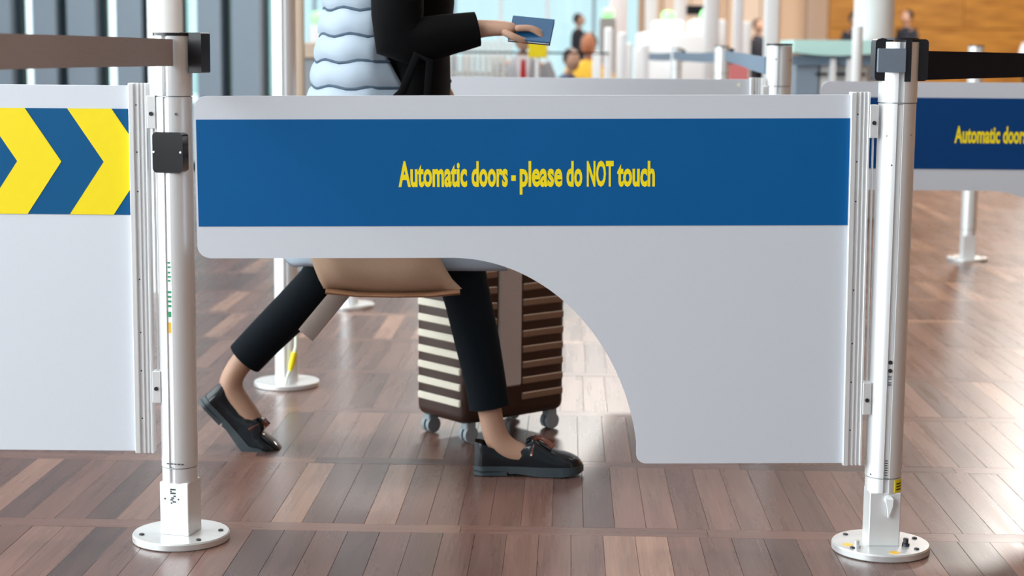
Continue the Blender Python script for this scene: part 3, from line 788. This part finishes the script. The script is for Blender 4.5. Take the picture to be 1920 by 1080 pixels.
# beige tote in front of her thighs
tote = empty('tote_bag', (-.29, 4.02, .456)); tag(tote, 'beige soft tote bag swinging low beside the striding person\'s knees', 'bag')
def tote_mesh():
    b = MB(); nx, nz_ = 22, 12; sides = []
    for sgn in (-1, 1):
        g = []
        for j in range(nz_ + 1):
            v = j / nz_; row = []
            x0 = -.150 - .085 * v ** .8 - (.012 if v == 0 else 0) * 0 ; x1 = .172 - .125 * v ** .7
            for i in range(nx + 1):
                u = i / nx; e = min(1, 4.2 * min(u, 1 - u) + .05); e = math.sin(e * math.pi / 2); ev = math.sin(min(1, (v * 5 + .08)) * math.pi / 2)
                th = .048 * e * ev * (1 - .45 * v) + .004
                zz = v * .27 + .010 * (2 * u - 1) ** 2 * (1 - v) + .004 * math.sin(u * 9)
                row.append(b.bm.verts.new((x0 + (x1 - x0) * u, sgn * th + .003 * math.sin(u * 14 + v * 6), zz)))
            g.append(row)
        sides.append(g)
        for j in range(nz_):
            for i in range(nx): b.bm.faces.new((g[j][i], g[j][i + 1], g[j + 1][i + 1], g[j + 1][i]))
    A, B_ = sides
    for i in range(nx): b.bm.faces.new((A[0][i], B_[0][i], B_[0][i + 1], A[0][i + 1]))
    for j in range(nz_): b.bm.faces.new((A[j][0], A[j + 1][0], B_[j + 1][0], B_[j][0])); b.bm.faces.new((A[j][nx], B_[j][nx], B_[j + 1][nx], A[j + 1][nx]))
    return b.mesh('tote')
link('bag_body', tote_mesh(), tote, M['tote'], 60)
MB().tube([(-.145, 0, .004), (-.07, 0, -.001), (.02, 0, -.001), (.10, 0, .0), (.168, 0, .005)], [(.007, .022), (.007, .044), (.007, .05), (.007, .044), (.007, .02)], 12).obj('base_trim', M['totetrim'], tote, 60)
for s_ in (-1, 1):
    MB().tube([(-.16, s_ * .022, .26), (-.07, s_ * .02, .37), (.035, -.02 + s_ * .012, .47), (.07, -.05 + s_ * .012, .555), (.10, -.05 + s_ * .012, .54), (.09, -.02 + s_ * .012, .42), (.03, s_ * .022, .26)], [(.009, .003)] * 7, 8, up=(0, 1, 0)).obj('handle', M['blackknit'], tote, 60)
MB().tube([(-.105, .03, .22), (-.085, .045, .07), (-.11, .05, .0), (-.155, .05, -.055), (-.20, .05, -.11)], [(.022, .003)] * 5, 8, up=(0, 1, 0)).obj('loose_strap', M['strap'], tote, 60)

# passport
pp = empty('passport', (.032, 4.052, 1.060), (R(8), R(-4), R(0))); tag(pp, 'blue passport booklet held out in the walking person\'s hand', 'passport')
MB().box(-.048, .050, -.040, .048, .000, .0045, bev=.0012).obj('cover', M['pass'], pp)
MB().box(-.046, .048, -.038, .046, -.004, .0, bev=.0005).obj('pages', M['shirt'], pp)
MB().box(-.048, .050, -.040, .048, -.0060, -.004, bev=.0008).obj('cover', M['screen'], pp)
pp.rotation_euler = (R(38), R(5), R(-6)); pp.location = (.038, 4.046, 1.066)

# ------------------------------------------------------------------ suitcase
case = empty('suitcase', (-.055, 4.62, 0), (0, 0, R(40.6))); tag(case, 'dark bronze ribbed rolling suitcase upright behind the walking legs', 'suitcase')
W2, D2, ZB, ZT = .178, .108, .05, .62
b_ = MB().box(-W2, W2, -D2, D2, ZB, ZT, bev=.028, seg=4); b_.obj('shell', M['case_b'], case, 40)
nr = 12
for i in range(nr):
    z0 = ZB + .048 + i * .042
    MB().box(-W2 + .045, -.072, -D2 - .006, -D2 + .004, z0, z0 + .020, bev=.003).obj('front_rib', M['case_r'], case)
    MB().box(.016, W2 - .016, -D2 - .006, -D2 + .004, z0, z0 + .020, bev=.003).obj('front_rib', M['case_r'], case)
    MB().box(-W2 - .006, -W2 + .004, -D2 + .016, D2 - .020, z0, z0 + .020, bev=.003).obj('side_rib', M['case_lit'], case)['label'] = 'raised rib coloured as lit by the window'
MB().box(-.068, .010, -D2 - .009, -D2 + .004, ZB + .09, ZT - .03, bev=.004).obj('centre_band', M['case_p'], case)
for sx in (-1, 1):
    for sy in (-1, 1):
        x, y = sx * (W2 - .035), sy * (D2 - .028)
        c_ = empty('caster', (x, y, 0)); c_.parent = case
        MB().box(-.016, .016, -.014, .014, .034, .056, bev=.003).obj('fork', M['wgrey'], c_)
        for q in (-1, 1): MB().cyl((0, q * .004, .022), (0, q * .015, .022), .0215, 18).obj('wheel', M['wgrey'], c_, 40)
for sx in (-1, 1): MB().cyl((sx * .055, D2 - .02, ZT - .01), (sx * .055, D2 - .02, .825), .006, 10).obj('handle_tube', M['alu'], case)
MB().tube([(-.06, D2 - .02, .83), (-.03, D2 - .02, .836), (.03, D2 - .02, .836), (.06, D2 - .02, .83)], .011, 12).obj('handle_grip', M['black'], case, 60)

# ------------------------------------------------------------------ background people (several metres away)
def person(label, loc, rz, top, legs, skin='skin', hair='hair', sit=False, sc_=1.0, tie=False, lean=0, group=None):
    t = empty('person', loc, (0, 0, R(rz))); t.scale = (sc_,) * 3; tag(t, label, 'person', group)
    s = -.45 if sit else 0
    # faces -Y
    V_ = [(0, 0, .92 + s), (0, -lean * .4, 1.12 + s), (0, -lean * .8, 1.34 + s), (0, -lean, 1.46 + s), (0, -lean * 1.1, 1.52 + s)]
    Ed = [(0, 1), (1, 2), (2, 3), (3, 4)]; Rr_ = [(.13, .10), (.115, .09), (.13, .09), .052, .05]
    legs_pts = {}
    for sx in (-1, 1):
        b0 = len(V_)
        if sit: pts = [(sx * .09, -.02, .46), (sx * .11, -.42, .47), (sx * .11, -.44, .10), (sx * .11, -.54, .04)]
        else: pts = [(sx * .09, 0, .84), (sx * .10, -.02, .48), (sx * .10, .02, .10), (sx * .10, -.12, .04)]
        V_ += pts; Rr_ += [.085, .058, .038, .03]; Ed += [(0, b0), (b0, b0 + 1), (b0 + 1, b0 + 2), (b0 + 2, b0 + 3)]; legs_pts[sx] = pts
        b1 = len(V_)
        arm = [(sx * .17, -lean * .9, 1.39 + s), (sx * .23, -lean * .8 - .02, 1.12 + s), (sx * .17, -lean - .22, 1.06 + s), (sx * .13, -lean - .32, 1.07 + s)]
        V_ += arm; Rr_ += [.055, .042, .03, .034]; Ed += [(2, b1), (b1, b1 + 1), (b1 + 1, b1 + 2), (b1 + 2, b1 + 3)]
    me = skin_mesh(V_, Ed, Rr_, 1); bb = bmesh.new(); bb.from_mesh(me); hb = MB(); hb.sphere((0, -lean * 1.2 - .02, 1.62 + s), .078, .095, .115, 16, 12)
    hb.sphere((0, -lean * 1.2 - .118, 1.605 + s), .014, .018, .022, 8, 6)
    hm = hb.mesh(); bb.from_mesh(hm); bb.to_mesh(me); bb.free()
    for p in me.polygons: p.use_smooth = True
    link('body', me, t, M[skin])
    MB().sphere((0, -lean * 1.2 + .012, 1.65 + s), .088, .095, .105, 16, 12).obj('hair', M[hair], t, 60)
    j = MB()
    j.tube([(0, 0, .84 + s), (0, -lean * .3, 1.0 + s), (0, -lean * .6, 1.2 + s), (0, -lean * .85, 1.36 + s), (0, -lean * .95, 1.42 + s), (0, -lean, 1.47 + s)], [(.165, .13), (.16, .125), (.17, .13), (.19, .12), (.12, .09), (.06, .06)], 20, up=(0, 1, 0))
    for sx in (-1, 1):
        j.tube([(sx * .15, -lean * .9, 1.40 + s), (sx * .20, -lean * .85, 1.30 + s), (sx * .235, -lean * .8 - .02, 1.12 + s), (sx * .20, -lean * .9 - .12, 1.07 + s), (sx * .165, -lean - .23, 1.06 + s)], [(.07, .07), (.062, .062), (.056, .056), (.05, .05), (.04, .04)], 12)
    j.obj('jacket', M[top], t, 70)
    if tie:
        MB().prism([(-.06, 1.47 + s), (.06, 1.47 + s), (.03, 1.15 + s), (-.03, 1.15 + s)], -.152, -.135, axis='y').obj('shirt_front', M['shirt'], t)
        MB().prism([(-.015, 1.44 + s), (.015, 1.44 + s), (.03, 1.20 + s), (0, 1.16 + s), (-.03, 1.20 + s)], -.160, -.152, axis='y').obj('tie', M['red'], t)
    tr = MB()
    for sx in (-1, 1):
        pp_ = [Vector(p) for p in legs_pts[sx]]
        tr.tube([pp_[0], pp_[0].lerp(pp_[1], .5), pp_[1], pp_[1].lerp(pp_[2], .5), pp_[2]], [(.105, .105), (.09, .09), (.075, .075), (.065, .065), (.06, .06)], 12)
    tr.obj('trousers', M[legs], t, 70)
    for sx in (-1, 1):
        a_, f_ = legs_pts[sx][2], legs_pts[sx][3]
        MB().tube([(a_[0], a_[1] + .05, .04), (a_[0], a_[1], .05), (f_[0], f_[1], .04), (f_[0], f_[1] - .06, .03)], [(.03, .038), (.045, .048), (.045, .038), (.025, .028)], 12, up=(0, 0, 1)).obj('shoe', M['shoeb'], t, 60)
    return t
def stool(label, loc, rz):
    t = empty('chair', loc, (0, 0, R(rz))); t.scale = (.8, .8, .86); tag(t, label, 'chair', 'grey chairs of the seated people')
    MB().box(-.22, .22, -.24, .22, .36, .40, bev=.01).obj('seat', M['wgrey'], t); MB().box(-.22, .22, .20, .23, .42, .66, bev=.01).obj('backrest', M['wgrey'], t)
    for sx in (-1, 1):
        for sy in (-1, 1): MB().cyl((sx * .19, sy * .2, 0), (sx * .19, sy * .2, .36), .012, 8).obj('leg', M['alu'], t)
        MB().box(sx * .19 - .01, sx * .19 + .01, .20, .22, .40, .5).obj('back_post', M['alu'], t)
person('seated person in grey suit with white shirt and red tie, behind the outstretched hand', (.07, 13.4, 0), 0, 'suitg', 'suitd', sit=True, tie=True, sc_=.98)
stool('grey chair under the seated person in a grey suit', (.07, 13.42, 0), 0)
person('seated person in navy jacket leaning forward, between grey suit and yellow vest', (.37, 15.4, 0), 30, 'navy', 'suitd', sit=True, lean=.26, sc_=.82)
stool('grey chair under the seated person in a navy jacket', (.38, 15.42, 0), 30)
person('person in yellow vest seated right of the navy-jacketed one', (.70, 16.4, 0), -10, 'yelvest', 'suitd', skin='skin_d', sit=True, sc_=.94)
stool('grey chair under the person in a yellow vest', (.70, 16.42, 0), -10)
person('standing person in dark clothes before the far glazing, above the yellow vest', (1.17, 32, 0), 70, 'suitd', 'suitd')
person('standing person in black before the peach wall, between white pillars', (3.75, 27, 0), 20, 'suitd', 'suitd', sc_=.9)
person('person in dark jacket at the teal-topped counter, left of the thick column', (6.0, 31, 0), 30, 'suitd', 'suitd', sc_=1.02)
person('dark-haired person by orange wood wall, right of the thick column', (6.95, 31, 0), -60, 'suitd', 'suitd', sc_=1.05)
person('person in pale shirt before the wood wall at the right edge', (9.2, 31, 0), -20, 'shirt', 'suitd', sc_=.90)

# ------------------------------------------------------------------ background fittings
def pillar(label, x, y, wd, h, m='white', lamp=False, group=None, name='gate_pillar', dp=None):
    t = empty(name, (x, y, 0)); tag(t, label, 'pillar', group)
    MB().box(-wd / 2, wd / 2, -(dp or wd) / 2, (dp or wd) / 2, 0, h, bev=min(.03, wd * .2), seg=2).obj('body', M[m], t, 40)
    MB().box(-wd / 2 - .02, wd / 2 + .02, -(dp or wd) / 2 - .02, (dp or wd) / 2 + .02, 0, .04, bev=.005).obj('plinth', M['wgrey'], t)
    if lamp: MB().lathe([(0, h + .0), (.04, h), (.065, h + .02), (.07, h + .05), (.05, h + .09), (0, h + .10)], 20).obj('signal_lamp', M['lamp'], t, 60)
    return t
pillar('tall white pillar left of the two green-lamp gates', 1.405, 18, .12, 6.9)
pillar('tall white pillar between the two green-lamp gates', 1.70, 18, .12, 6.9)
pillar('tall white pillar above the second queue post', 1.57, 14, .12, 6.9)
pillar('slim tall white pillar left of the person in black', 1.66, 13, .07, 6.9)
pillar('broad tall white pillar above the capped back post', 1.76, 12, .095, 6.9)
pillar('tall white pillar right of the far standing person', 1.30, 22.0, .22, 6.9, dp=.2)
pillar('green-lamp gate pillar beside the far standing person', .99, 18.6, .17, 1.40, 'sillw', lamp=True)
pillar('left white gate cabinet with green lamp behind the queue belts', 1.49, 17, .30, 1.34, lamp=True, dp=.5)
pillar('right white gate cabinet with green lamp behind the queue belts', 1.80, 16.4, .32, 1.34, lamp=True, dp=.5)
pillar('white kiosk post with round head left of the person in black', 1.97, 15, .11, 1.30)
pillar('low broad white cabinet behind the second queue post', 1.33, 16.6, .32, 1.22, dp=.6)
pillar('white box cabinet beside the farthest queue post', 1.60, 15.9, .34, 1.20, dp=.4)
for i, (x, y, h) in enumerate(((.70, 13.0, 1.21), (.79, 12.8, 1.17), (.86, 13.2, 1.10), (.97, 13.0, 1.09), (.62, 13.1, 1.03), (1.02, 14.4, 1.06))):
    lab = ['tallest white bollard right of the yellow vest', 'second-tallest white bollard, just right of the tallest', 'mid-height white bollard beside the far queue belts', 'white bollard left of the farthest queue post', 'lowest white bollard touching the yellow vest', 'white bollard closest to the farthest queue post'][i]
    pillar(lab, x, y, .062, h, name='bollard', group='white bollards by the queue')
# white slatted screen behind the sleeve
scr = empty('slatted_screen', (-.55, 12.6, 0)); tag(scr, 'white vertical-slat screen behind the person\'s sleeve', 'screen')
for i in range(12): MB().box(i * .042, i * .042 + .026, -.012, .012, .06, 1.0 + .0 * i, bev=.003).obj('slat', M['ribw'], scr)
MB().box(-.02, .51, -.008, .016, .03, .07).obj('rail', M['ribw'], scr); MB().box(-.02, .51, .012, .022, .85, .88).obj('rail', M['ribw'], scr)
for x in (-.02, .48): MB().box(x, x + .03, -.15, .15, 0, .03).obj('foot', M['ribw'], scr)
scr2 = empty('slatted_screen', (-.42, 14.5, 0)); tag(scr2, 'shorter white slat screen just above the cord beside the hand', 'screen')
for i in range(10): MB().box(i * .042, i * .042 + .026, -.012, .012, .06, 1.12, bev=.003).obj('slat', M['ribw'], scr2)
MB().box(-.02, .42, -.008, .016, 0, .07).obj('rail', M['ribw'], scr2)
# yellow sign
sg = empty('yellow_sign', (.165, 12.2, 0)); tag(sg, 'yellow sign board on a stand just below the passport', 'sign')
MB().box(-.065, .065, -.01, .01, .985, 1.13, bev=.004).obj('board', M['yellow'], sg); MB().cyl((0, .02, .01), (0, .02, 1.1), .015, 10).obj('stand', M['alu'], sg); MB().lathe([(0, 0), (.15, 0), (.15, .015), (0, .02)], 24, (0, .02)).obj('base', M['alu_base'], sg, 40)
# pink board
pk = empty('pink_board', (1.62, 12.6, 0)); tag(pk, 'pink board under the blue-grey belt left of the capped post', 'sign')
MB().box(-.07, .07, -.01, .01, .55, 1.0, bev=.004).obj('board', M['pink'], pk); MB().box(-.10, .10, -.1, .1, 0, .02).obj('foot', M['wgrey'], pk); MB().cyl((0, .0, .02), (0, .0, .56), .012, 8).obj('stand', M['alu'], pk)
# monitor
mo = empty('monitor', (1.93, 18.4, 0)); tag(mo, 'small dark monitor on a pole above the gate cabinets', 'monitor')
MB().box(-.13, .13, -.02, .02, 1.43, 1.53, bev=.006).obj('screen', M['screen'], mo); MB().cyl((0, .03, 0), (0, .03, 1.5), .02, 10).obj('pole', M['white'], mo)
# low grey counter with beige top, left of the coat
ct = empty('low_counter', (-1.24, 11, 0)); tag(ct, 'low grey counter with beige edge behind the coat\'s back', 'counter')
MB().box(-.17, .60, -.3, .3, 0, .975, bev=.006).obj('body', M['wgrey'], ct); MB().box(-.19, .62, -.33, .33, .975, 1.07, bev=.006).obj('counter_top', M['beige'], ct)
pillar('white pillar with green lamp left of the coat, behind the low counter', -1.47, 13.2, .14, 1.22, lamp=True)
pillar('taller white cabinet behind the low counter beside the coat', -1.17, 13.4, .20, 1.5)
pillar('greige square post directly right of the tall cable pole', -.985, 8.0, .05, 6.9, m='beige')
# teal glass counter at right
tc_ = empty('glass_counter', (1.93, 10.8, 0)); tag(tc_, 'counter with pale teal curved glass top left of the thick column', 'counter')
pts = [(-.24, .04), (-.15, -.0), (0, -.015), (.15, -.0), (.24, .03)]
g = MB(); top = [(-.25 + i * .05, 1.11 + .0) for i in range(11)]; bot = [(.25 - i * .05, 1.035 - .018 * math.sin(math.pi * i / 10)) for i in range(11)]
g.prism(top + bot, -.3, .25, axis='y'); g.obj('glass_top', M['teal'], tc_, 40)
MB().box(-.25, .25, -.24, -.22, .96, 1.02).obj('rail', M['beltg'], tc_)
MB().box(-.22, -.08, -.2, .2, 0, 1.02, bev=.005).obj('cabinet', M['fin'], tc_); MB().box(-.07, .22, -.18, .2, 0, 1.02, bev=.005).obj('cabinet', M['ribw'], tc_)
for x in (-.10, .02, .13): MB().box(x, x + .07, -.215, -.18, .90, .915).obj('slot', M['screen'], tc_)
for x in (-.02, .08): MB().box(x, x + .035, -.26, -.22, 0, 1.0, bev=.004).obj('leg', M['white'], tc_)
pillar('slim white stand at the right edge above the black belt', 4.15, 14, .05, 1.16)
